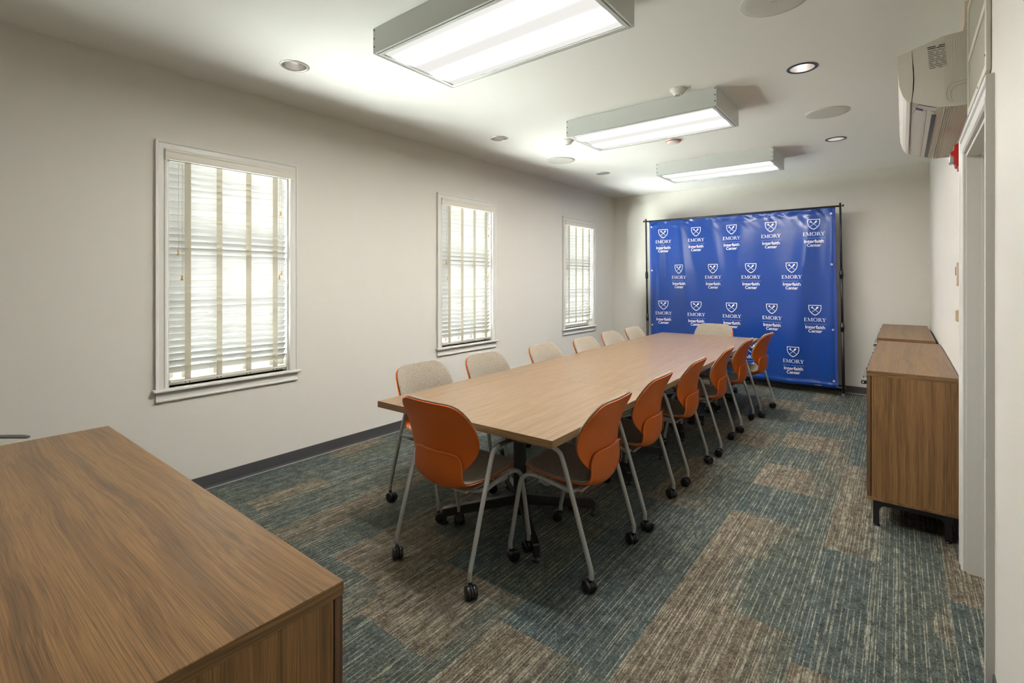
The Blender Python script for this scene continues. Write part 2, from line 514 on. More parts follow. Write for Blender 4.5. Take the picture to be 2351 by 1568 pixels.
DL = [(-3.030, 1.611, 'l'), (-3.036, 3.660, 'l'), (-2.984, 5.683, 'l'), (-0.490, 3.645, 'r'), (-0.481, 5.690, 'r')]
DR = 0.082
def ceiling():
    bm = bmesh.new()
    def loop(pts):
        vs = [bm.verts.new((x, y, CZ)) for x, y in pts]
        return [bm.edges.new((vs[i], vs[(i + 1) % len(vs)])) for i in range(len(vs))]
    es = loop([(XL - 0.2, YN - 0.2), (0.8, YN - 0.2), (0.8, YB + 0.2), (XL - 0.2, YB + 0.2)])
    for x, y, _ in DL:
        es += loop([(x + DR * math.cos(2 * math.pi * k / 40), y + DR * math.sin(2 * math.pi * k / 40)) for k in range(40)])
    bmesh.ops.triangle_fill(bm, use_beauty=True, use_dissolve=False, edges=es)
    for f in bm.faces:
        if f.normal.z > 0: f.normal_flip()
    me = bpy.data.meshes.new('ceiling'); bm.to_mesh(me); bm.free(); me.materials.append(M_ceil)
    ob = bpy.data.objects.new('ceiling', me); COL.objects.link(ob)
    return ob
struct(ceiling())

m = MB()
ys = [YN - 0.2] + [v for w in WINY for v in w] + [YB + 0.2]
for i in range(0, len(ys), 2): m.box(XL - 0.15, XL, ys[i], ys[i + 1], 0, CZ)
for a, b2 in WINY:
    m.box(XL - 0.15, XL, a, b2, 0, WZ0); m.box(XL - 0.15, XL, a, b2, WZ1, CZ)
struct(m.build('wall_left', M_wall))
m = MB(); m.box(XL, 0.8, YB, YB + 0.15, 0, CZ); struct(m.build('wall_back', M_wall))
m = MB(); m.box(XL, 0.8, YN - 0.15, YN, 0, CZ); struct(m.build('wall_near', M_wall))
# right wall, in its own frame: x = 0 is the wall face, y runs along the wall
DY0, DY1, DZ = 0.08, 0.953, 2.063        # door opening
rw_loc = tuple(RW0)
m = MB()
m.box(0, 0.12, YN - 2.34 - 0.1, DY0, 0, CZ); m.box(0, 0.12, DY1, YB - 2.34 + 0.1, 0, CZ); m.box(0, 0.12, DY0, DY1, DZ, CZ)
wr = struct(m.build('wall_right', M_wall)); wr.location = rw_loc; wr.rotation_euler = (0, 0, RWA)
def RW(o):   # put an object into the frame of the right wall
    o.location = rw_loc; o.rotation_euler = (0, 0, RWA); return o
def rwp(x, y, z=0):
    return RW0 + Matrix.Rotation(RWA, 3, 'Z') @ Vector((x, y, z))

# baseboards: cove base; its pale toe line is a reflection painted as colour
def base(name, p0, p1, nrm):
    p0 = Vector((*p0, 0)); p1 = Vector((*p1, 0)); n = Vector((*nrm, 0))
    m = MB()
    for prof, mi in (([(0, 0.006), (0.011, 0.006), (0.007, 0.020), (0.005, 0.092), (0, 0.094)], 0), ([(0, 0), (0.014, 0), (0.012, 0.006), (0, 0.006)], 1)):
        A = [m.bm.verts.new(p0 + n * a + Vector((0, 0, z))) for a, z in prof]
        B = [m.bm.verts.new(p1 + n * a + Vector((0, 0, z))) for a, z in prof]
        fs = [m.bm.faces.new(A), m.bm.faces.new(B[::-1])] + [m.bm.faces.new((A[i], B[i], B[(i + 1) % len(A)], A[(i + 1) % len(A)])) for i in range(len(A))]
        for f in fs: f.material_index = mi
    return struct(m.build(name, [M_base, M_toe_glint]))
base('baseboard_left', (XL, YN), (XL, YB), (1, 0))
base('baseboard_back', (XL, YB), (0.283, YB), (0, -1))
base('baseboard_near', (XL, YN), (0.24, YN), (0, 1))
a, b2 = rwp(0, DY1 + 0.085), rwp(0, YB - 2.34)
base('baseboard_right', a[:2], b2[:2], (-1, 0))
a, b2 = rwp(0, YN - 2.34), rwp(0, DY0 - 0.083)
base('baseboard_right_near', a[:2], b2[:2], (-1, 0))

# ------------------------------------------------------------------ windows
CASE = [(0, 0), (0.0, 0.012), (0.006, 0.018), (0.016, 0.020), (0.022, 0.015), (0.050, 0.015), (0.056, 0.021), (0.068, 0.023), (0.068, 0)]
def casing(m, y0, y1, z0, z1, xf, sgn, wdt=0.068, bottom=False, prof=CASE):
    """mitred moulding around an opening; profile (distance from the opening, projection)"""
    k = wdt / 0.068
    rows = []
    path = [(y0, z0, -1, 0), (y0, z1, -1, 1), (y1, z1, 1, 1), (y1, z0, 1, 0)]
    for (y, z, sy, sz) in path:
        rows.append([(xf + sgn * d, y + sy * w * k, z + sz * w * k) for w, d in prof])
    m.grid(rows, 0, False)
    for row in (rows[0], rows[-1]):
        vs = [m.bm.verts.new(p) for p in row]; m.bm.faces.new(vs)
def window(n, y0, y1):
    w = sempty('window_%d' % n, (XL, (y0 + y1) / 2, 0))
    h = (y1 - y0) / 2
    m = MB(); casing(m, -h, h, WZ0, WZ1, 0, 1); m.build('casing', M_trim, w)
    m = MB(); m.box(-0.10, 0.045, -h - 0.085, h + 0.085, WZ0 - 0.020, WZ0, 0.007, seg=3); m.build('sill', M_trim, w)
    m = MB()
    m.prism([(0, 0), (0.016, 0), (0.020, 0.006), (0.020, 0.012), (0.014, 0.018), (0.014, 0.060), (0.018, 0.066), (0, 0.066)], -h - 0.066, h + 0.066, 'xz')
    for v in m.bm.verts: v.co.z += WZ0 - 0.086
    m.build('apron', M_trim, w)
    m = MB()   # jambs
    m.box(-0.15, -0.001, -h, -h + 0.012, WZ0, WZ1); m.box(-0.15, -0.001, h - 0.012, h, WZ0, WZ1); m.box(-0.15, -0.001, -h + 0.012, h - 0.012, WZ1 - 0.012, WZ1)
    m.build('jamb', M_trim, w)
    zm = 1.49
    for nm, za, zb, x in (('lower_sash', WZ0, zm + 0.02, -0.100), ('upper_sash', zm - 0.02, WZ1 - 0.012, -0.130)):
        m = MB(); t = 0.045; hh = h - 0.012
        m.box(x, x + 0.028, -hh, -hh + t, za, zb); m.box(x, x + 0.028, hh - t, hh, za, zb)
        m.box(x, x + 0.028, -hh + t, hh - t, za, za + t); m.box(x, x + 0.028, -hh + t, hh - t, zb - 0.034, zb)
        zc = (za + zb) / 2
        m.box(x + 0.006, x + 0.022, -hh + t, hh - t, zc - 0.011, zc + 0.011)
        for yy in (-0.12, 0.12): m.box(x + 0.007, x + 0.021, yy - 0.010, yy + 0.010, za + t, zb - 0.038)
        s_ = m.build(nm, M_trim, w)
        g = MB(); g.box(x + 0.012, x + 0.016, -hh + t, hh - t, za + t, zb - 0.038); g.build('glass', M_glass, s_)
    # sky light enters here (sampling portal, gives off nothing itself)
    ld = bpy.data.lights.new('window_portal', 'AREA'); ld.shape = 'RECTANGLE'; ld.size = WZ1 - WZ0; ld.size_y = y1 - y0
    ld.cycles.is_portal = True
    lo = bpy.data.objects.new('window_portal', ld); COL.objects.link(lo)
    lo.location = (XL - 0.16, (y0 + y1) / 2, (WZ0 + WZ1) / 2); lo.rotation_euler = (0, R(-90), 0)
for i, (a, b2) in enumerate(WINY): window(i + 1, a, b2)

# ------------------------------------------------------------------ blinds
def blind(idx, y0, y1, label, rail_z, first_tilt=53):
    yc = (y0 + y1) / 2; h = (y1 - y0) / 2 - 0.016
    t = thing('window_blind', label, 'blinds', (XL, yc, rail_z), 0, 'white slatted blinds on the left wall')
    z = lambda v: v - rail_z
    m = MB()   # valance
    vh = h + 0.034
    m.prism([(0.020, 0), (0.032, 0), (0.036, 0.006), (0.034, 0.020), (0.034, 0.046), (0.038, 0.054), (0.038, 0.062), (0.020, 0.062)], -vh, vh + 0.012, 'xz', smooth=False)
    m.box(-0.03, 0.020, -vh, -vh + 0.010, 0.0, 0.062); m.box(-0.03, 0.020, vh, vh + 0.012, 0.0, 0.062)
    for v in m.bm.verts: v.co.z += z(2.220)
    m.build('valance', M_val, t)
    m = MB(); m.box(-0.045, 0.005, -h, h, z(2.215), z(2.262), 0.002); m.build('head_rail', M_trim, t)
    pitch = 0.0437; n = int((2.205 - rail_z) / pitch)
    m = MB(); xc = -0.022
    for k in range(n):
        zc = 2.200 - pitch * k
        if zc - rail_z < 0.03: break
        ang = R(first_tilt + random.uniform(-1.2, 1.2))
        wd, th = 0.0265, 0.0014
        prof = [(wd * u, 0.0035 * (1 - u * u) + e) for u, e in [(-1, -th), (-.5, -th), (0, -th), (.5, -th), (1, -th), (1, th), (.5, th), (0, th), (-.5, th), (-1, th)]]
        ca, sa = math.cos(ang), math.sin(ang)
        poly = [(xc + u * ca - v * sa, z(zc) + u * sa + v * ca) for u, v in prof]
        jog = random.uniform(-0.002, 0.002)
        m.prism(poly, -h + jog, h + jog, 'xz')
    m.build('slats', M_slat, t)
    m = MB(); m.box(-0.046, 0.004, -h, h, -0.004, 0.018, 0.003); rl = m.build('bottom_rail', M_val, t)
    for yy in (-0.287, -0.092, 0.105, 0.300):
        m = MB(); rows = []
        for k in range(0, 60):
            zz = 0.010 + (2.218 - rail_z - 0.010) * k / 59
            wob = 0.0008 * math.sin(k * 1.7)
            rows.append([(0.0045 + wob, yy - 0.0185, zz), (0.0045 + wob, yy + 0.0185, zz)])
        m.grid(rows); rows2 = [[(-0.049, p[0][1], p[0][2]), (-0.049, p[1][1], p[1][2])] for p in rows[::59]]
        m.grid(rows2)
        m.build('ladder_tape', M_tape, t)
        for q in (-0.012, 0.012):
            m = MB(); m.lathe([(0.0, 0.0), (0.004, 0.0), (0.004, -0.006), (0, -0.006)], (0.0, yy + q, -0.004), 10); m.build('rail_plug', M_bronze, t)
    for yy, zb in ((-h + 0.045, 1.60), (-h + 0.066, 1.435), (h - 0.052, 1.93), (h - 0.045, 1.475), (h - 0.060, 1.440)):
        m = MB(); m.cyl((0.012, yy, z(2.21)), (0.012, yy, z(zb) + 0.02), 0.0011, 6); c = m.build('pull_cord', M_cord, t)
        m = MB(); m.lathe([(0, 0.032), (0.0055, 0.032), (0.0065, 0.028), (0.0045, 0.022), (0.0050, 0.014), (0.0090, 0.004), (0.0085, 0), (0, 0)], (0.012, yy, z(zb)), 14)
        m.build('tassel', M_tassel, c)
    return t
blind(0, *WINY[0], 'white slatted blind with cream tapes, nearest the camera', 0.765)
blind(1, *WINY[1], 'white slatted blind in the middle window of the left wall', 0.765)
blind(2, *WINY[2], 'white slatted blind in the far window beside the room corner', 0.815)

# ------------------------------------------------------------------ door and casing in the right wall
d = sempty('door_1', rw_loc, RWA)
m = MB(); casing(m, DY0, DY1, 0, DZ, 0, -1, 0.083); m.build('casing', M_trim, d)
m = MB()
for y0, y1 in ((DY0 - 0.001, DY0 + 0.018), (DY1 - 0.018, DY1 + 0.001)): m.box(-0.001, 0.125, y0, y1, 0, DZ)
m.box(-0.001, 0.125, DY0 + 0.018, DY1 - 0.018, DZ - 0.018, DZ)
m.box(0.052, 0.078, DY0 + 0.018, DY0 + 0.030, 0, DZ - 0.018); m.box(0.052, 0.078, DY1 - 0.030, DY1 - 0.018, 0, DZ - 0.018)
m.box(0.052, 0.078, DY0 + 0.030, DY1 - 0.030, DZ - 0.030, DZ - 0.018)
m.build('jamb', M_trim, d)
m = MB(); m.box(0.080, 0.122, DY0 + 0.020, DY1 - 0.020, 0.006, DZ - 0.020, 0.002)
slab = m.build('door_slab', M_trim, d)
m = MB(); m.lathe([(0, 0), (0.026, 0), (0.026, -0.006), (0.011, -0.010), (0.011, -0.035), (0.026, -0.045), (0.024, -0.062), (0, -0.066)], (0.080, DY0 + 0.09, 1.0), 24, axis='x')
m.build('door_knob', M_chrome, slab)

# ------------------------------------------------------------------ ceiling troffers
def troffer():
    L, Wd, D = 1.236, 0.610, 0.137
    t = thing('ceiling_light', '', 'ceiling light', (0, 0, CZ), 0, 'surface mounted ceiling lights')
    m = MB(); th = 0.004
    m.box(-L/2, L/2, -Wd/2, -Wd/2 + th, -D, 0); m.box(-L/2, L/2, Wd/2 - th, Wd/2, -D, 0)
    m.box(-L/2, -L/2 + th, -Wd/2 + th, Wd/2 - th, -D, 0); m.box(L/2 - th, L/2, -Wd/2 + th, Wd/2 - th, -D, 0)
    m.box(-L/2 + th, L/2 - th, -Wd/2 + th, Wd/2 - th, -0.006, -0.001)
    m.build('housing', M_lamp_white, t)
    for sx in (-1, 1):
        for z in (-0.012, -0.058, -0.102):
            m = MB(); m.lathe([(0, -0.003), (0.0035, -0.003), (0.0045, 0), (0, 0)], (0, 0, 0), 10)
            sc = m.build('screw', M_blackm, t); sc.location = (sx * (L/2 - 0.010), -Wd/2, z); sc.rotation_euler = (R(90), 0, 0)
            sc.rotation_euler = (R(-90), 0, 0)
    m = MB(); f = 0.034
    z0, z1 = -D - 0.001, -D + 0.010
    def ring(o1, o2, za, zb, mi=0):
        a, b_ = L/2 - o1, Wd/2 - o1; c, e = L/2 - o2, Wd/2 - o2
        m.box(-a, a, -b_, -e, za, zb, mi=mi); m.box(-a, a, e, b_, za, zb, mi=mi)
        m.box(-a, -c, -e, e, za, zb, mi=mi); m.box(c, a, -e, e, za, zb, mi=mi)
    ring(0.004, 0.014, z0 + 0.003, z1)
    ring(0.017, f, z0, z1 - 0.002)
    ring(f, f + 0.006, z0 + 0.003, z1)
    ring(0.014, 0.017, z0 + 0.008, z1, 1)
    m.build('door_frame', [M_lamp_white, M_blackm], t)
    m = MB()
    m.box(-L/2 + f + 0.006, L/2 - f - 0.006, -Wd/2 + f + 0.006, Wd/2 - f - 0.006, 0.0, 0.003)
    m.build('lens', M_lit, t, loc=(0, 0, -D + 0.005))
    m = MB(); m.box(-L/2 + 0.018, -L/2 + 0.018, 0, 0, 0, 0) if False else m.box(-0.48, -0.462, -Wd/2 + 0.020, -Wd/2 + 0.026, -D - 0.004, -D, 0.001)
    m.build('latch', M_alu, t)
    return t
tr = troffer()
tl = ['big surface mounted light box nearest the camera, cut by the top edge', 'surface mounted light box in the middle of the ceiling row', 'surface mounted light box farthest away, above the blue banner side']
for i, (y, lb) in enumerate(zip((1.941, 3.916, 5.907), tl)):
    o = tr if i == 0 else copy_tree(tr)
    o.location = (-1.628, y, CZ); o['label'] = lb

# ------------------------------------------------------------------ recessed downlights
def downlight(dark):
    t = thing('downlight', '', 'recessed light', (0, 0, CZ), 0, 'recessed downlights in the ceiling')
    m = MB(); m.lathe([(0.070, -0.001), (0.071, -0.005), (0.086, -0.004), (0.089, -0.0005), (0.070, -0.0005)], seg=48)
    m.build('trim_ring', M_navy if dark else M_alu, t)
    m = MB()
    pr = [(0.0705, -0.001)]
    for k in range(1, 9): pr.append((0.0705 - 0.028 * (k / 8) ** 1.5, 0.001 + 0.115 * k / 8))
    pr.append((0.0, 0.117))
    m.lathe(pr, seg=48, mi=0); m.build('reflector', M_refl, t)
    m = MB(); m.lathe([(0, 0.045), (0.016, 0.047), (0.026, 0.056), (0.029, 0.070), (0.022, 0.088), (0.014, 0.10), (0.014, 0.1165)], seg=28)
    m.build('bulb', M_bulb if dark else M_bulb_dim, t)
    return t
dl_l, dl_r = downlight(False), downlight(True)
used = {'l': False, 'r': False}
dlab = ['recessed downlight nearest the camera on the window side', 'recessed downlight on the window side level with the middle light box', 'farthest recessed downlight on the window side of the ceiling',
        'dark-rimmed recessed downlight between the two round speakers', 'small dark-rimmed recessed downlight near the far right ceiling corner']
for (x, y, k), lb in zip(DL, dlab):
    src = dl_l if k == 'l' else dl_r
    o = src if not used[k] else copy_tree(src)
    used[k] = True
    o.location = (x, y, CZ); o['label'] = lb

# ------------------------------------------------------------------ ceiling speakers, sensors, detector
def speaker():
    t = thing('ceiling_speaker', '', 'speaker', (0, 0, CZ), 0, 'round ceiling speakers')
    m = MB(); m.lathe([(0, -0.0075), (0.120, -0.0070), (0.146, -0.006), (0.148, -0.004)], seg=64); m.build('grille', M_speaker, t)
    m = MB(); m.lathe([(0.1485, -0.0055), (0.1535, -0.0045), (0.1545, -0.0005), (0.1485, -0.0005)], seg=64); m.build('rim', M_trim, t)
    m = MB(); m.box(-0.016, 0.016, -0.002, 0.002, -0.0085, -0.007); m.build('badge', M_alu, t)
    return t
sp = speaker()
for i, (x, y, rz, lb) in enumerate([(-0.480, 2.675, 20, 'large round ceiling speaker cut by the top edge, right side'), (-0.460, 4.742, 20, 'round ceiling speaker between the two dark-rimmed downlights'), (-3.032, 4.766, 0, 'round ceiling speaker near the window wall, left of the middle light box')]):
    o = sp if i == 0 else copy_tree(sp)
    o.location = (x, y, CZ); o.rotation_euler = (0, 0, R(rz)); o['label'] = lb
def sensor():
    t = thing('occupancy_sensor', '', 'sensor', (0, 0, CZ), 0, 'cone shaped ceiling sensors')
    m = MB(); m.lathe([(0.057, -0.0005), (0.058, -0.008), (0.054, -0.013), (0.050, -0.014), (0.034, -0.036), (0.026, -0.044), (0.022, -0.045), (0.021, -0.040)], seg=40); m.build('body', M_plastic_w, t)
    m = MB(); m.lathe([(0.021, -0.040), (0.015, -0.045), (0, -0.047)], seg=24); m.build('lens', M_chrome, t)
    return t
se = sensor()
for i, (x, y, lb) in enumerate([(-1.243, 3.506, 'white cone sensor on the ceiling in front of the middle light box'), (-2.545, 4.120, 'white cone sensor peeking out behind the left end of the middle light box')]):
    o = se if i == 0 else copy_tree(se)
    o.location = (x, y, CZ); o['label'] = lb
t = thing('smoke_detector', 'flat round white detector with a red rim edge behind the middle light box', 'detector', (-1.735, 4.760, CZ))
m = MB(); m.lathe([(0, -0.030), (0.045, -0.030), (0.058, -0.026), (0.064, -0.014), (0.070, -0.010), (0.072, -0.0005)], seg=40); m.build('body', M_plastic_w, t)
m = MB(); m.lathe([(0.0650, -0.0165), (0.0690, -0.0135), (0.0705, -0.010), (0.0650, -0.012)], seg=40); m.build('red_collar', M_red, t)

# ------------------------------------------------------------------ chairs
BACK = [  # z, half width, centre f, wrap
    (0.500, 0.120, -0.192, 0.022), (0.520, 0.152, -0.192, 0.032), (0.545, 0.182, -0.191, 0.042), (0.580, 0.212, -0.190, 0.054), (0.620, 0.236, -0.190, 0.062),
    (0.660, 0.246, -0.194, 0.064), (0.700, 0.247, -0.201, 0.058), (0.740, 0.243, -0.211, 0.048), (0.775, 0.236, -0.222, 0.036),
    (0.805, 0.225, -0.233, 0.026), (0.827, 0.210, -0.242, 0.020), (0.841, 0.192, -0.248, 0.016), (0.850, 0.168, -0.253, 0.012), (0.855, 0.135, -0.256, 0.008)]
SEAT = [  # f, z, half width, edge df, edge dz
    (0.207, 0.468, 0.130, 0, 0.002), (0.203, 0.473, 0.165, 0, 0.004), (0.192, 0.476, 0.195, 0, 0.007), (0.170, 0.474, 0.216, 0, 0.011), (0.13, 0.465, 0.230, 0, 0.017),
    (0.08, 0.451, 0.234, 0, 0.024), (0.02, 0.436, 0.229, 0, 0.031), (-0.04, 0.422, 0.216, 0.0, 0.039), (-0.09, 0.411, 0.200, 0.004, 0.044), (-0.135, 0.408, 0.187, 0.012, 0.045),
    (-0.170, 0.419, 0.179, 0.020, 0.038), (-0.192, 0.442, 0.175, 0.026, 0.026), (-0.203, 0.475, 0.173, 0.029, 0.012), (-0.206, 0.515, 0.172, 0.030, 0.003), (-0.205, 0.555, 0.171, 0.030, 0),
    (-0.204, 0.585, 0.163, 0.027, 0), (-0.204, 0.602, 0.145, 0.022, 0), (-0.204, 0.610, 0.110, 0.014, 0)]
NU = 14
def back_rows(dw=0.0, df=0.0, zs=0.0, rows=BACK):
    out = []
    for z, w, f, wr in rows:
        w2 = w - dw
        out.append([(u * w2, f + df + wr * (u * w2 / w) ** 2, z + zs) for u in [-1 + 2 * k / NU for k in range(NU + 1)]])
    return out
def seat_rows(dw=0.0, dn=0.0, rows=SEAT):
    out = []
    for i, (f, z, w, ef, ez) in enumerate(rows):
        a = rows[max(i - 1, 0)]; b_ = rows[min(i + 1, len(rows) - 1)]
        T = Vector((0, b_[0] - a[0], b_[1] - a[1])).normalized()
        N = Vector((0, T.z, -T.y))          # points up on the seat, forward on the back
        w2 = w - dw
        out.append([(u * w2, f + ef * u * u + N.y * dn, z + ez * u * u + N.z * dn) for u in [-1 + 2 * k / NU for k in range(NU + 1)]])
    return out
def solid(o, th, off):
    s_ = o.modifiers.new('thickness', 'SOLIDIFY'); s_.thickness = th; s_.offset = off
    b_ = o.modifiers.new('round', 'SUBSURF'); b_.levels = 1; b_.render_levels = 1
def caster(name='caster'):
    m = MB()
    m.tube([(0, 0, 0.082), (0, 0, 0.058)], [0.0085, 0.0085], 12, 0, True, 1)
    # hood between the wheels
    pl = [(0.031 * math.cos(a) + 0.016, 0.031 + 0.031 * math.sin(a)) for a in [R(q) for q in range(-20, 201, 20)]]
    pl = [(y, z) for y, z in pl]
    m.prism(pl, -0.007, 0.007, 'yz', smooth=True)
    return m
def wheel(sx):
    m = MB()
    m.lathe([(0, 0.006 * sx), (0.030, 0.008 * sx), (0.0305, 0.010 * sx), (0.0305, 0.020 * sx), (0.028, 0.025 * sx), (0.024, 0.0265 * sx), (0, 0.0275 * sx)], (0, 0.016, 0.0305), 28, axis='x')
    return m
def make_chair():
    t = thing('conference_chair', '', 'chair')
    o = MB().grid(seat_rows()).build('seat_shell', M_orange, t); solid(o, 0.007, -1)
    o = MB().grid(back_rows()).build('backrest', M_orange, t); solid(o, 0.006, -1)
    # fine ridge where the seat shell laps the backrest
    m = MB()
    sr = seat_rows(0.0, -0.0072)
    path = [sr[k][0] for k in range(11, 17)] + [Vector(p) for p in sr[17][1:-1]] + [sr[k][-1] for k in range(16, 10, -1)]
    m.tube([Vector(p) for p in path], 0.0014, 6, 0, True, 2)
    m.build('shell_ridge', M_line, t)
    o = MB().grid(seat_rows(0.006, 0.004, SEAT[:12])).build('seat_pad', M_fabric, t); solid(o, 0.011, 1)
    # keep the pad above the shell
    o = MB().grid(back_rows(0.004, 0.003, 0.003, BACK[2:])).build('back_pad', M_fabric, t); solid(o, 0.013, 1)
    for sx in (-1, 1):
        x = 0.258 * sx
        m = MB(); m.tube([(x, -0.218, 0.068), (x, -0.218, 0.100), (x, -0.206, 0.145), (x * 1.0, -0.110, 0.455), (x, -0.068, 0.585), (x, -0.048, 0.618), (x, -0.012, 0.633)], 0.0115, 14)
        m.build('leg', M_steel, t)
        m = MB(); m.tube([(x, 0.237, 0.068), (x, 0.237, 0.100), (x, 0.226, 0.150), (x * 0.995, 0.183, 0.385), (x * 0.985, 0.165, 0.440), (x * 0.96, 0.130, 0.466), (x * 0.93, 0.085, 0.466)], 0.0115, 14)
        m.build('leg', M_steel, t)
        m = MB()
        m.tube([(x * 0.93, 0.085, 0.466), (x * 0.925, 0.02, 0.455), (x * 0.94, -0.05, 0.445), (x, -0.112, 0.447)], 0.0105, 12, sub=3)
        m.build('seat_rail', M_steel, t)
        m = MB()
        m.tube([(x, -0.016, 0.632), (x, 0.03, 0.635), (x, 0.10, 0.633), (x, 0.165, 0.629), (x, 0.195, 0.625)], [0.0115, 0.0135, 0.0145, 0.0145, 0.010], 14, 0, True, 4,
               flat=[(1, 1)] * 2 + [(0.85, 1.1)] * 2 + [(0.62, 1.25)] * 13)
        m.build('armrest', M_arm, t)
    m = MB()
    m.box(-0.120, 0.120, -0.10, 0.11, 0.385, 0.400, 0.006)
    for sx in (-1, 1):
        for f in (-0.07, 0.07): m.tube([(sx * 0.236, f, 0.448 if f > 0 else 0.438), (sx * 0.18, f, 0.408), (sx * 0.10, f, 0.392)], 0.010, 10)
    m.build('seat_support', M_steel, t)
    for sx in (-1, 1):
        for f in (-0.218, 0.237):
            c = caster().build('caster', M_black, t); c.location = (0.258 * sx, f, 0)
            for q in (-1, 1): wheel(q).build('wheel', M_black, c)
    return t
chair = make_chair()
def casters_of(o): return [c for c in bpy.data.objects if c.parent == o and c.name.startswith('caster')]
CH = [  # x, y, heading (deg, 0 = facing +Y), label
    (-1.790, 1.857, 0.0, 'orange-backed chair at the near end of the table, left one of the front pair', 'chairs around the conference tables'),
    (-1.338, 2.243, 92.7, 'orange-backed chair at the near right corner, right one of the front pair', 'chairs around the conference tables'),
    (-1.372, 2.931, 92.6, 'second orange-backed chair along the right side of the table', 'chairs around the conference tables'),
    (-1.385, 3.696, 92.9, 'third orange-backed chair along the right side of the table', 'chairs around the conference tables'),
    (-1.374, 4.445, 93.8, 'fourth orange-backed chair along the right side of the table', 'chairs around the conference tables'),
    (-1.389, 5.230, 90.9, 'fifth orange-backed chair along the right side of the table', 'chairs around the conference tables'),
    (-1.342, 5.930, 86.4, 'sixth orange-backed chair on the right side, nearest the blue banner', 'chairs around the conference tables'),
    (-2.390, 2.290, -90.0, 'fabric-fronted chair nearest the camera on the window side', 'chairs around the conference tables'),
    (-2.340, 2.900, -90.0, 'second fabric-fronted chair from the camera on the window side', 'chairs around the conference tables'),
    (-2.300, 3.650, -90.0, 'third fabric-fronted chair from the camera on the window side', 'chairs around the conference tables'),
    (-2.260, 4.320, -90.0, 'fourth fabric-fronted chair on the window side, below the far window', 'chairs around the conference tables'),
    (-2.315, 4.990, -90.0, 'fifth fabric-fronted chair on the window side, next to last', 'chairs around the conference tables'),
    (-2.340, 5.640, -90.0, 'sixth fabric-fronted chair on the window side, nearest the banner pole', 'chairs around the conference tables'),
    (-1.900, 6.490, 180.0, 'pale fabric-fronted chair at the far table end before the banner', 'chairs around the conference tables'),
]
FIRST_CASTERS = [[170, 10, 200, 150], [60, -40, 210, 160], [0, 40, 30, 20]]
rnd = random.Random(11)
chairs = []
for i, (x, y, hd, lb, g) in enumerate(CH):
    o = chair if i == 0 else copy_tree(chair)
    chairs.append((o, x, y, hd, lb, g))
c2 = copy_tree(chair)
chairs.append((c2, -3.475, 0.140, -41.0, 'chair in the left corner, only its dark armrest tip in frame above the cabinet', None))
for o, x, y, hd, lb, g in chairs:
    o.location = (x, y, 0); o.rotation_euler = (0, 0, R(hd)); o['label'] = lb
    if g: o['group'] = g
    for c in casters_of(o): c.rotation_euler = (0, 0, R(rnd.choice([0, 25, -30, 60, 95, 150, 180, -120])))

# ------------------------------------------------------------------ tables
TA = math.atan(0.124 / 4.672)
def table():
    t = thing('conference_table', '', 'table', (0, 0, 0), 0, 'square tables pushed together in a row')
    h, l, z0, z1 = 0.5945, 0.584, 0.702, 0.737
    m = MB(); m.box(-h + 0.0015, h - 0.0015, -l + 0.0008, l - 0.0008, z0, z1, 0.0008, seg=1); m.build('tabletop', M_ty, t)
    for sg in (-1, 1):
        a_, b_ = sorted((sg * h, sg * (h - 0.0015)))
        m = MB(); m.box(a_, b_, -l, l, z0, z1 - 0.0006); m.build('side_edge_band', M_tey, t)
        a_, b_ = sorted((sg * l, sg * (l - 0.0008)))
        m = MB(); m.box(-h, h, a_, b_, z0, z1 - 0.0006); m.build('end_edge_band', M_te, t)
    m = MB(); m.box(-0.033, 0.033, -0.030, 0.030, 0.030, z0 - 0.02, 0.014, seg=3); m.build('post', M_bronze, t)
    m = MB()
    m.box(-0.26, 0.26, -0.022, 0.022, z0 - 0.022, z0 - 0.001, 0.003); m.box(-0.022, 0.022, -0.26, 0.26, z0 - 0.024, z0 - 0.002, 0.003)
    m.build('top_spider', M_bronze, t)
    for a in (43.5, 136.5, 223.5, 316.5):
        m = MB()
        prof = [(0.025, 0.088), (0.025, 0.150), (0.05, 0.148), (0.42, 0.096), (0.455, 0.090), (0.462, 0.082), (0.462, 0.026), (0.440, 0.026), (0.436, 0.046), (0.05, 0.090)]
        m.prism(prof, -0.017, 0.017, 'xz')
        for v in m.bm.verts:
            if abs(v.co.z) > 0.08 and v.co.x < 0.44 and v.co.z > 0.09: v.co.y *= 0.9
        f = m.build('foot', M_bronze, t); f.rotation_euler = (0, 0, R(a))
        m = MB(); m.lathe([(0, 0.026), (0.010, 0.026), (0.010, 0.014), (0.021, 0.012), (0.022, 0.002), (0.020, 0), (0, 0)], (0.451, 0, 0), 20)
        m.build('glide', M_black, f)
    return t
tb = table()
tlb = ['walnut table with two chairs at its near corner, closest to the camera', 'walnut table second from the camera in the row', 'walnut table third from the camera in the row', 'walnut table at the far end of the row, next to the blue banner']
for i in range(4):
    o = tb if i == 0 else copy_tree(tb)
    s_ = 0.584 + 1.1685 * i
    o.location = (-1.781 - math.sin(TA) * s_, 1.777 + math.cos(TA) * s_, 0)
    o.rotation_euler = (0, 0, TA); o['label'] = tlb[i]

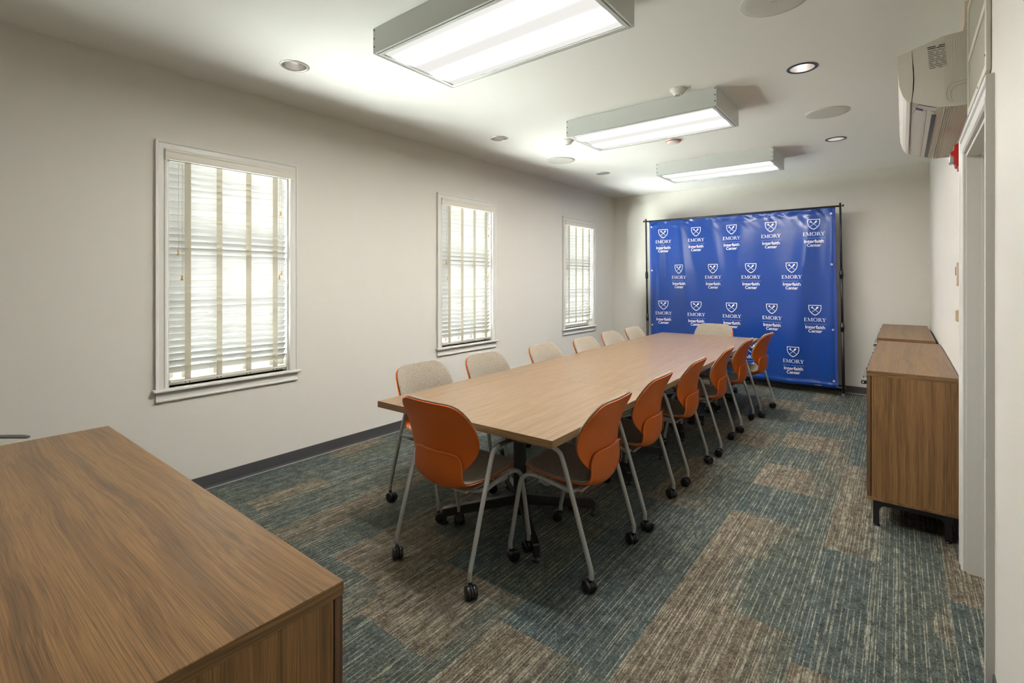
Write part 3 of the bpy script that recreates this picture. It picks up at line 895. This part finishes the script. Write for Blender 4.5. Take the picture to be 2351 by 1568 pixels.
# ------------------------------------------------------------------ credenzas
def leg_frame(m, x0, x1, y, z1, w=0.030, r=0.030, ax='x'):
    """inverted U of square tube with rounded inner corners, in the plane y = const"""
    h = z1 - 0.014; hh = 0.034
    def arc(cx, cz, a0, a1):
        return [(cx + r * math.cos(R(a0 + (a1 - a0) * k / 6)), cz + r * math.sin(R(a0 + (a1 - a0) * k / 6))) for k in range(7)]
    poly = [(x0, 0.014), (x0, z1), (x1, z1), (x1, 0.014), (x1 - w, 0.014)]
    poly += arc(x1 - w - r, z1 - hh - r, 0, 90) + arc(x0 + w + r, z1 - hh - r, 90, 180) + [(x0 + w, 0.014)]
    m.prism(poly, y, y + w, 'xz')
def credenza(loc, D, L, H, leg, label, handles=True, toward=-1, group=None, rz=0.0, th=0.030):
    """local frame: front face at x = 0 looking toward -x, back at x = D, length along y from 0 to L"""
    t = thing('sideboard', label, 'cabinet', loc, rz, group)
    m = MB(); m.box(0, D, 0, L, H - th, H, 0.0012, seg=1)
    for f in m.bm.faces:
        f.normal_update()
        if abs(f.normal.y) > 0.9: f.material_index = 1
    m.build('top', [M_wy, M_wx], t)
    bz = leg + 0.016
    for ya in (0.002, L - 0.022):
        m = MB(); m.box(0.024, D - 0.002, ya, ya + 0.020, bz, H - th); m.build('end_panel', M_wz, t)
    m = MB(); m.box(D - 0.014, D - 0.002, 0.022, L - 0.022, bz, H - th); m.box(0.03, D - 0.014, L/2 - 0.010, L/2 + 0.010, bz, H - th)
    m.build('carcass', M_wz, t)
    m = MB(); m.box(0, D - 0.001, 0, L, leg, bz, 0.001, seg=1); m.build('bottom_panel', M_wy, t)
    n = 4; w = L / n
    for k in range(n):
        m = MB(); m.box(0.001, 0.020, k * w + 0.003, (k + 1) * w - 0.003, bz + 0.003, H - th - 0.003, 0.0008, seg=1)
        d_ = m.build('door', M_wdoor, t)
        if handles:
            ya = k * w + (0.06 if k % 2 == 0 else 0.14); yb = ya + 0.25
            m = MB(); m.box(-0.020, 0.002, ya, yb, H - 0.046, H - 0.043, 0.001, seg=1); m.box(-0.020, -0.017, ya, yb, H - 0.058, H - 0.043, 0.001, seg=1)
            m.build('edge_pull', M_grey_pl, d_)
            m = MB(); m.box(-0.026, 0.0, ya - 0.055, ya - 0.030, H - 0.082, H - 0.062, 0.003); hk = m.build('lock_block', M_black, d_)
            m = MB(); m.lathe([(0, -0.0015), (0.004, -0.001), (0.004, 0), (0, 0)], (0, 0, 0), 12); s2 = m.build('lock_dot', M_print, hk)
            s2.location = (-0.016, ya - 0.0551, H - 0.072); s2.rotation_euler = (R(-90), 0, 0)
    m = MB()
    fy = (0.030, L - 0.060)
    for y in fy: leg_frame(m, 0.030, D - 0.030, y, leg)
    m.box(0.032, 0.058, 0.060, L - 0.060, leg - 0.030, leg - 0.001); m.box(D - 0.058, D - 0.032, 0.060, L - 0.060, leg - 0.030, leg - 0.001)
    m.build('leg_frame', M_blackm, t)
    for y in fy:
        for x in (0.045, D - 0.045):
            m = MB(); m.lathe([(0, 0.016), (0.007, 0.016), (0.007, 0.008), (0.016, 0.006), (0.016, 0), (0, 0)], (x, y + 0.015, 0), 16); m.build('glide', M_black, t)
    return t
credenza((-0.150, 3.550, 0), 0.407, 1.800, 0.909, 0.158, 'walnut sideboard on black legs against the right wall, nearer one', group='walnut sideboards along the right wall', rz=-0.0045)
credenza((-0.158, 5.600, 0), 0.407, 1.790, 0.909, 0.158, 'walnut sideboard in the far right corner behind the nearer one', group='walnut sideboards along the right wall', rz=-0.0030)
# the near one: front faces +Y, back to the camera; local x -> -Y, local y -> +X would mirror, so rotate by -90
near = credenza((-2.724, 0.603, 0), 0.515, 1.795, 0.800, 0.135, 'large walnut cabinet in the near left foreground, cropped by the frame', handles=False, rz=R(-90))

# ------------------------------------------------------------------ banner
BP = Vector((-3.109, 7.34, 0)); BA = -0.032
bt = thing('banner_stand', 'black telescoping banner stand with blue logo backdrop', 'banner', tuple(BP), BA)
LEAN = 0.0155
BX0, BX1, BZ0, BZ1 = 0.055, 2.490, 0.100, 2.335
def lean(s_, z): return s_ + LEAN * (2.35 - z)
def cloth(s_, z):
    """y offset of the vinyl (negative = toward the room)"""
    h = (BZ1 - z)
    f = 0.0
    for (s0, sl, wd, am) in ((0.22, -0.02, 0.10, 0.016), (0.52, 0.10, 0.13, 0.017), (0.95, 0.17, 0.16, 0.010), (1.45, -0.16, 0.17, 0.010), (1.80, 0.05, 0.20, 0.006), (2.22, -0.12, 0.13, 0.016), (2.45, -0.02, 0.06, 0.007)):
        c = s0 + sl * h
        dd = (s_ - c) / (wd * (0.55 + 0.35 * h))
        f -= 3.0 * am * min(1.0, 0.35 + h * 0.9) * math.exp(-dd * dd)
    f += 0.010 * (mnoise.noise(Vector((s_ * 1.3, z * 1.1, 3.0))))
    f += 0.0030 * (mnoise.noise(Vector((s_ * 4.0, z * 3.0, 8.0))))
    # crumpled hem along the top pocket
    e = max(0.0, 1 - h / 0.11)
    f += e * 0.032 * mnoise.noise(Vector((s_ * 9, z * 14, 1.0)))
    e2 = max(0.0, 1 - h / 0.24)
    f += e2 * 0.012 * mnoise.noise(Vector((s_ * 14 + z * 10, z * 5, 5.0)))
    # bottom pocket bulges forward
    b_ = max(0.0, 1 - abs(z - 0.135) / 0.045)
    f -= 0.012 * b_ * b_
    f += 0.004 * max(0.0, 1 - abs(z - 0.19) / 0.05) * mnoise.noise(Vector((s_ * 7, z * 20, 2.0)))
    return f + 0.004
m = MB(); NS, NZ = 240, 220
rows = []
for j in range(NZ + 1):
    z = BZ1 + (BZ0 - BZ1) * j / NZ
    rows.append([(lean(BX0 + (BX1 - BX0) * k / NS, z), cloth(BX0 + (BX1 - BX0) * k / NS, z), z) for k in range(NS + 1)])
m.grid(rows)
vb = m.build('backdrop', M_banner, bt)
sd = vb.modifiers.new('thickness', 'SOLIDIFY'); sd.thickness = 0.0012; sd.offset = 0
# side hems
for xa, xb in ((BX0 + 0.001, BX0 + 0.022), (BX1 - 0.030, BX1 - 0.001)):
    m = MB(); rows = []
    for j in range(121):
        z = BZ1 - 0.02 + (BZ0 - BZ1 + 0.03) * j / 120
        rows.append([(lean(xa + (xb - xa) * q, z), cloth(xa + (xb - xa) * q, z) - 0.0022, z) for q in (0, 0.5, 1)])
    m.grid(rows); m.build('side_hem', M_hem, vb)
for xg, zs in ((BX1 - 0.045, (2.262, 1.629, 0.819, 0.184)), (BX0 + 0.035, (2.255, 1.583, 0.745, 0.184))):
    for z in zs:
        m = MB(); m.lathe([(0.005, 0), (0.006, -0.003), (0.011, -0.003), (0.013, 0)], (0, 0, 0), 20)
        g = m.build('grommet', M_grom, vb); g.location = (lean(xg, z), cloth(xg, z) - 0.002, z); g.rotation_euler = (R(-90), 0, 0)
# poles
for nm, s0 in (('l', 0.0), ('r', 2.541)):
    P = lambda z: (lean(s0, z) , 0.0, z)
    m = MB()
    m.cyl(P(0.035), P(0.90), 0.0165, 16); m.build('lower_pole', M_blackm, bt)
    m = MB(); m.cyl(P(0.86), P(1.55), 0.0140, 16); m.build('middle_pole', M_blackm, bt)
    m = MB(); m.cyl(P(1.50), P(2.385), 0.0115, 16); m.build('upper_pole', M_blackm, bt)
    for z in ((0.80, 0.915), (1.455, 1.565)):
        m = MB(); m.cyl(P(z[0]), P(z[1]), 0.0185, 16); m.cyl(P(z[0] + 0.02), P(z[1] - 0.03), 0.0215, 16)
        m.build('clamp_collar', M_black, bt)
    m = MB(); sg = 1 if s0 > 1 else -1
    z = 2.350
    m.cyl((lean(s0, z), 0, z), (lean(s0, z) + sg * 0.035, 0, z), 0.006, 10); m.cyl((lean(s0, z) + sg * 0.026, 0, z), (lean(s0, z) + sg * 0.038, 0, z), 0.016, 12)
    m.build('thumb_screw', M_black, bt)
    m = MB(); xx = lean(s0, 0.03); 
    m.box(xx - 0.042, xx + 0.042, -0.235, 0.165, 0.0, 0.006, 0.002)
    m.box(xx - 0.020, xx + 0.020, -0.020, 0.020, 0.006, 0.045, 0.003)
    m.build('foot_plate', M_foot, bt)
m = MB(); m.cyl((lean(0, 2.347), 0, 2.347), (lean(2.541, 2.347), 0, 2.347), 0.0115, 14); m.build('top_bar', M_blackm, bt)
m = MB(); m.cyl((lean(0, 0.112), 0, 0.112), (lean(2.56, 0.112), 0, 0.112), 0.0085, 14); m.build('bottom_bar', M_alu, bt)

# logos: flat artwork in (x, z), then laid on the vinyl
def glyphs():
    """returns list of polygons (x, z) for EMORY in a serif hand, cap height 1, then total width"""
    polys = []; x = 0.0
    T, t = 0.155, 0.062      # thick, thin
    def rect(a, b_, c, d): polys.append([(a, c), (b_, c), (b_, d), (a, d)])
    def quad(*p): polys.append(list(p))
    # E
    rect(x + .10, x + .10 + T, 0, 1); rect(x, x + .36, 0, t * .8); rect(x, x + .36, 1 - t * .8, 1)
    rect(x + .2, x + .66, 0, t); rect(x + .2, x + .62, 1 - t, 1); rect(x + .2, x + .52, .50, .50 + t)
    quad((x + .66, 0), (x + .74, .23), (x + .70, .23), (x + .56, t)); quad((x + .62, 1), (x + .66, .80), (x + .62, .80), (x + .52, 1 - t)); rect(x + .49, x + .53, .40, .66)
    x += 0.86
    # M
    rect(x + .12, x + .12 + t, 0, .98); rect(x + 0, x + .30, 0, t * .8); quad((x + .02, 1), (x + .22, 1), (x + .64, .12), (x + .56, .02))
    quad((x + .56, .02), (x + .62, .10), (x + .98, 1), (x + .92, 1)); rect(x + .92, x + .92 + T, 0, 1); rect(x + .80, x + 1.18, 0, t * .8); rect(x + .92, x + 1.14, 1 - t * .8, 1)
    x += 1.26
    # O
    n = 36
    for k in range(n):
        a0, a1 = 2 * math.pi * k / n, 2 * math.pi * (k + 1) / n
        def o_(a): return (x + .56 + .54 * math.cos(a), .5 + .525 * math.sin(a))
        def i_(a): return (x + .56 + .385 * math.cos(a), .5 + .455 * math.sin(a))
        polys.append([o_(a0), o_(a1), i_(a1), i_(a0)])
    x += 1.20
    # R
    rect(x + .12, x + .12 + T, 0, 1); rect(x, x + .40, 0, t * .8); rect(x, x + .2, 1 - t * .8, 1)
    rect(x + .2, x + .45, 1 - t, 1); rect(x + .2, x + .45, .46, .46 + t)
    for k in range(14):
        a0, a1 = R(-90 + 180 * k / 14), R(-90 + 180 * (k + 1) / 14)
        def o2(a): return (x + .43 + .30 * math.cos(a), .73 + .27 * math.sin(a))
        def i2(a): return (x + .43 + .155 * math.cos(a), .73 + .208 * math.sin(a))
        polys.append([o2(a0), o2(a1), i2(a1), i2(a0)])
    quad((x + .36, .50), (x + .52, .50), (x + .98, 0), (x + .80, 0)); rect(x + .80, x + 1.04, 0, t * .7)
    x += 0.96
    # Y
    rect(x + .40, x + .40 + T, 0, .46); rect(x + .28, x + .68, 0, t * .8)
    quad((x + .08, 1), (x + .26, 1), (x + .555, .44), (x + .40, .44)); quad((x + .80, 1), (x + .87, 1), (x + .555, .44), (x + .47, .44))
    rect(x + 0, x + .36, 1 - t * .8, 1); rect(x + .68, x + .98, 1 - t * .8, 1)
    return polys, x + .98
def text_polys(body, size_h, width, bold=0.0):
    cu = bpy.data.curves.new('txt', 'FONT'); cu.body = body; cu.align_x = 'CENTER'; cu.size = 1.0; cu.offset = bold
    cu.resolution_u = 4; cu.space_character = 0.96
    ob = bpy.data.objects.new('txt', cu); COL.objects.link(ob)
    bpy.context.view_layer.update()
    me = bpy.data.meshes.new_from_object(ob)
    vs = [v.co.copy() for v in me.vertices]; fs = [list(p.vertices) for p in me.polygons]
    bpy.data.objects.remove(ob); bpy.data.meshes.remove(me)
    x0 = min(v.x for v in vs); x1 = max(v.x for v in vs); h = max(v.y for v in vs)
    kx = width / (x1 - x0); ky = size_h / h
    return [((v.x - (x0 + x1) / 2) * kx, v.y * ky) for v in vs], fs
GP, GW = glyphs()
T1 = text_polys('Interfaith', 0.0415, 0.211, 0.012)
T2 = text_polys('Center', 0.0395, 0.149, 0.012)
def logo_bm():
    m = MB(); bm = m.bm
    def poly(pts, mi=0):
        f = bm.faces.new([bm.verts.new((x, 0, z)) for x, z in pts]); f.material_index = mi
    k = 0.238 / GW; kh = 0.0450
    for p in GP: poly([(x * k - 0.119, z * kh - 0.0225) for x, z in p])
    poly([(-.122, -.0565), (.122, -.0565), (.122, -.0535), (-.122, -.0535)], 1)
    for (vs, fs), dz in ((T1, -0.1135), (T2, -0.1620)):
        V = [bm.verts.new((x, 0, z + dz)) for x, z in vs]
        for f in fs:
            try: bm.faces.new([V[i] for i in f])
            except ValueError: pass
    # shield outline
    def sh(w, top, bot):
        pts = [(-w, top)]
        for q in range(0, 13):
            a = q / 12
            pts.append((-w * (1 - a ** 2.6) if a < 1 else 0, top - 0.30 * (top - bot) - 0.70 * (top - bot) * (1 - (1 - a ** 1.7) ** 0.95) if q else top - 0.30 * (top - bot)))
        pts = [(-w, top), (-w * 1.0, top - .28 * (top - bot)), (-w * .97, top - .42 * (top - bot)), (-w * .88, top - .56 * (top - bot)), (-w * .72, top - .70 * (top - bot)), (-w * .50, top - .83 * (top - bot)), (-w * .24, top - .94 * (top - bot)), (0, bot)]
        return pts + [(-x, z) for x, z in pts[-2::-1]]
    A = sh(0.069, 0.186, 0.053); B = sh(0.0615, 0.1785, 0.0625)
    n = len(A)
    for i in range(n): poly([A[i], A[(i + 1) % n], B[(i + 1) % n], B[i]])
    # crossed torch and trumpet
    def bar(p, q, w0, w1):
        d_ = Vector((q[0] - p[0], q[1] - p[1])).normalized(); nx, nz = -d_.y, d_.x
        poly([(p[0] + nx * w0, p[1] + nz * w0), (q[0] + nx * w1, q[1] + nz * w1), (q[0] - nx * w1, q[1] - nz * w1), (p[0] - nx * w0, p[1] - nz * w0)])
    bar((0.036, 0.094), (-0.010, 0.136), 0.0020, 0.0026)
    bar((-0.010, 0.136), (-0.026, 0.150), 0.0028, 0.0055); bar((-0.026, 0.150), (-0.036, 0.160), 0.0055, 0.0140)
    bar((-0.037, 0.092), (0.010, 0.134), 0.0018, 0.0024)
    bar((0.008, 0.132), (0.020, 0.147), 0.0035, 0.0088)
    bar((0.020, 0.147), (0.030, 0.160), 0.0088, 0.0100)
    bar((0.030, 0.160), (0.034, 0.166), 0.0090, 0.0020)
    return m
def place_logo(sc, zc):
    m = logo_bm()
    bmesh.ops.subdivide_edges(m.bm, edges=[e for e in m.bm.edges if e.calc_length() > 0.03], cuts=3, use_grid_fill=False)
    for v in m.bm.verts:
        s_ = sc + v.co.x; z = zc + v.co.z
        v.co = Vector((lean(s_, z), cloth(s_, z) - 0.0024, z))
    m.build('logo_print', [M_print, M_rule], vb, fix=False)
for zc, ss in ((2.020, (0.280, 0.772, 1.268, 1.764, 2.257)), (1.476, (0.520, 1.013, 1.510, 2.005)), (0.933, (0.274, 0.768, 1.263, 1.762, 2.255)), (0.390, (0.517, 1.010, 1.507, 2.010))):
    for s0 in ss: place_logo(s0, zc)

# ------------------------------------------------------------------ wall mounted things on the right wall
# air conditioner; in the right wall frame, y 0.71 .. 1.96
def rwthing(name, label, cat, y, z, group=None):
    o = thing(name, label, cat, tuple(rwp(0, y, z)), RWA, group)
    return o
ac = rwthing('air_conditioner', 'cream wall-mounted air conditioner above the doorway', 'air conditioner', 0.710, 2.240)
ACL = 1.25
prof = [(0.000, 0.000), (-0.060, 0.002), (-0.122, 0.011), (-0.166, 0.030), (-0.206, 0.050), (-0.212, 0.056), (-0.205, 0.110), (-0.203, 0.160), (-0.205, 0.215), (-0.212, 0.304), (-0.150, 0.322), (-0.096, 0.338), (-0.060, 0.340), (0.0, 0.340)]
m = MB(); m.prism(prof, 0, ACL, 'xz', smooth=False)
for y in (0, ACL):   # side ribs near the wall
    pass
m.build('body', M_ac, ac)
m = MB()
for k in range(11):
    x = -0.008 - k * 0.0085
    for y in (-0.0012, ACL - 0.0008): m.box(x - 0.0018, x + 0.0018, y, y + 0.002, 0.012, 0.332 + (0 if x > -0.08 else -0.006))
    m.box(x - 0.0018, x + 0.0018, 0.01, ACL - 0.01, -0.0012, 0.006 + 0)
m.build('side_ribs', M_ac, ac)
fp = [(-0.2125, 0.300), (-0.266, 0.289), (-0.264, 0.204), (-0.259, 0.138), (-0.246, 0.090), (-0.232, 0.062), (-0.219, 0.050), (-0.214, 0.056), (-0.209, 0.110), (-0.207, 0.160), (-0.209, 0.215)]
m = MB(); m.prism([(x, z) for x, z in fp], -0.002, ACL + 0.002, 'xz', smooth=False); m.build('front_panel', M_ac, ac)
# louvre strip and dark slot on the underside
def under(x): # z of the underside at x
    pts = sorted([(0.0, 0.0), (-0.060, 0.002), (-0.122, 0.011), (-0.166, 0.030), (-0.206, 0.050)])
    for (xa, za), (xb, zb) in zip(pts, pts[1:]):
        if xa <= x <= xb: return za + (zb - za) * (x - xa) / (xb - xa)
    return 0
def strip(m, x0, x1, y0, y1, off, th=0.001, mi=0, n=4):
    rows = []
    for k in range(n + 1):
        x = x0 + (x1 - x0) * k / n
        rows.append([(x, y0, under(x) - off), (x, y1, under(x) - off), (x, y1, under(x) - off + th), (x, y0, under(x) - off + th)])
    m.grid(rows, mi, False, closed=True)
    for r_ in (rows[0], rows[-1]): f = m.bm.faces.new([m.bm.verts.new(p) for p in r_]); f.material_index = mi
m = MB(); strip(m, -0.208, -0.124, 0.004, 0.012, 0.0012); m.build('louvre_gap', M_acb, ac)
m = MB(); strip(m, -0.204, -0.1560, 0.07, ACL - 0.01, 0.003, 0.003); strip(m, -0.1535, -0.128, 0.07, ACL - 0.01, 0.0028, 0.003); m.build('louvre', M_ac, ac)
m = MB(); strip(m, -0.135, -0.118, 0.135, ACL - 0.05, 0.0036, 0.002); m.build('air_slot', M_acb, ac)
m = MB(); strip(m, -0.196, -0.170, 0.066, 0.096, 0.0050, 0.0015); m.build('display', M_acb, ac)
m = MB(); strip(m, -0.193, -0.175, 0.077, 0.085, 0.0056, 0.001); m.build('display_print', M_alu, ac)
m = MB()
for k in range(3): strip(m, -0.138 + 0.006 * k, -0.136 + 0.006 * k, 0.070, 0.086, 0.0036, 0.001)
m.build('indicator', M_acb, ac)
m = MB()   # rating label on the near end: rows of unreadable print
rl = random.Random(3)
for r_ in range(13):
    z = 0.300 - r_ * 0.0082 - (0.004 if r_ > 1 else 0)
    x = -0.155 + 0.0006 * r_
    xe = -0.092 + 0.0006 * r_
    while x < xe:
        w = rl.uniform(0.009, 0.026) if r_ > 1 else 0.030
        if True: m.box(x, min(x + w, xe), -0.0016, -0.0008, z - 0.0020 - (0.0018 if r_ < 2 else 0), z)
        x += w + (0.0022 if r_ % 3 else 0.010)
m.build('rating_label', M_blackm, ac)
m = MB()   # knock-out outline
for q, r0 in ((0.0, 0.028), (0.014, 0.022)):
    m.tube([(-0.002, -0.0012, 0.115 - q), (-0.060 + q, -0.0012, 0.112 - q), (-0.082 + q, -0.0012, 0.092 - q * .6), (-0.086 + q, -0.0012, 0.06), (-0.082 + q, -0.0012, 0.036), (-0.064 + q * .6, -0.0012, 0.022 + q * .4)], 0.0009, 6)
m.build('knockout_outline', M_grey_pl, ac)

gr = rwthing('air_grille', 'cream return air grille with fine vertical slats beside the air conditioner', 'grille', 0.070, 2.180)
GL, GH = 0.635, 0.500
m = MB()
m.box(-0.016, -0.001, 0, 0.030, 0, GH, 0.003); m.box(-0.016, -0.001, GL - 0.030, GL, 0, GH, 0.003)
for z in (0, GH / 2 - 0.015, GH - 0.030): m.box(-0.016, -0.001, 0.030, GL - 0.030, z, z + 0.030, 0.003)
m.build('frame', M_grille, gr)
for za, zb in ((0.030, GH / 2 - 0.015), (GH / 2 + 0.015, GH - 0.030)):
    m = MB()
    k = 0
    while 0.034 + k * 0.011 < GL - 0.034:
        y = 0.034 + k * 0.011; m.box(-0.011, -0.003, y, y + 0.004, za, zb); k += 1
    m.box(-0.003, -0.001, 0.03, GL - 0.03, za, zb)
    m.build('slats', M_grille, gr)
for y, z in ((0.012, 0.06), (0.24, 0.014), (0.012, 0.40)):
    m = MB(); m.lathe([(0, -0.0185), (0.004, -0.018), (0.005, -0.016), (0, -0.016)], (0, y, z), 12, axis='x'); m.build('screw', M_grey_pl, gr)
t = rwthing('cover_box', 'small beige cover box on the wall above the air conditioner', 'cover', 0.780, 2.640)
m = MB(); m.box(-0.020, 0, 0, 0.24, 0, 0.105, 0.002); m.build('box', M_ivory if False else M_pinkp, t)
t['label'] = 'small beige cover box high on the wall, above the air conditioner'

st = rwthing('fire_alarm_strobe', 'red fire alarm strobe on the wall beside the door casing', 'fire alarm', 1.170, 2.030)
m = MB(); m.box(-0.014, 0, 0, 0.115, 0, 0.148, 0.004); m.build('backplate', M_red, st)
m = MB(); m.prism([(-0.012, 0.012), (-0.024, 0.018), (-0.030, 0.060), (-0.034, 0.072), (-0.046, 0.078), (-0.046, 0.090), (-0.032, 0.100), (-0.030, 0.128), (-0.012, 0.138)], 0.012, 0.103, 'xz'); m.build('housing', M_red, st)
m = MB(); m.box(-0.050, -0.026, 0.030, 0.088, 0.034, 0.078, 0.008, seg=3); m.build('strobe_lens', M_lens, st)
th_ = rwthing('thermostat', 'small beige thermostat on the right wall above the light switch', 'thermostat', 1.250, 1.405)
m = MB(); m.box(-0.018, 0, 0, 0.085, 0, 0.130, 0.005); m.build('body', M_pinkp, th_)
m = MB(); m.box(-0.0205, -0.0175, 0.016, 0.066, 0.058, 0.105, 0.001); m.build('display', M_grey_pl, th_)
sw = rwthing('light_switch', 'ivory slide dimmer switch plate on the right wall below the thermostat', 'light switch', 1.245, 1.180)
m = MB(); m.box(-0.006, 0, 0, 0.075, 0, 0.122, 0.002); m.build('plate', M_ivory, sw)
m = MB(); m.box(-0.016, -0.005, 0.020, 0.055, 0.030, 0.094, 0.002); m.build('dimmer_body', M_ivory, sw)
m = MB(); m.box(-0.021, -0.015, 0.028, 0.036, 0.034, 0.090, 0.001); m.build('slider', M_ivory, sw)
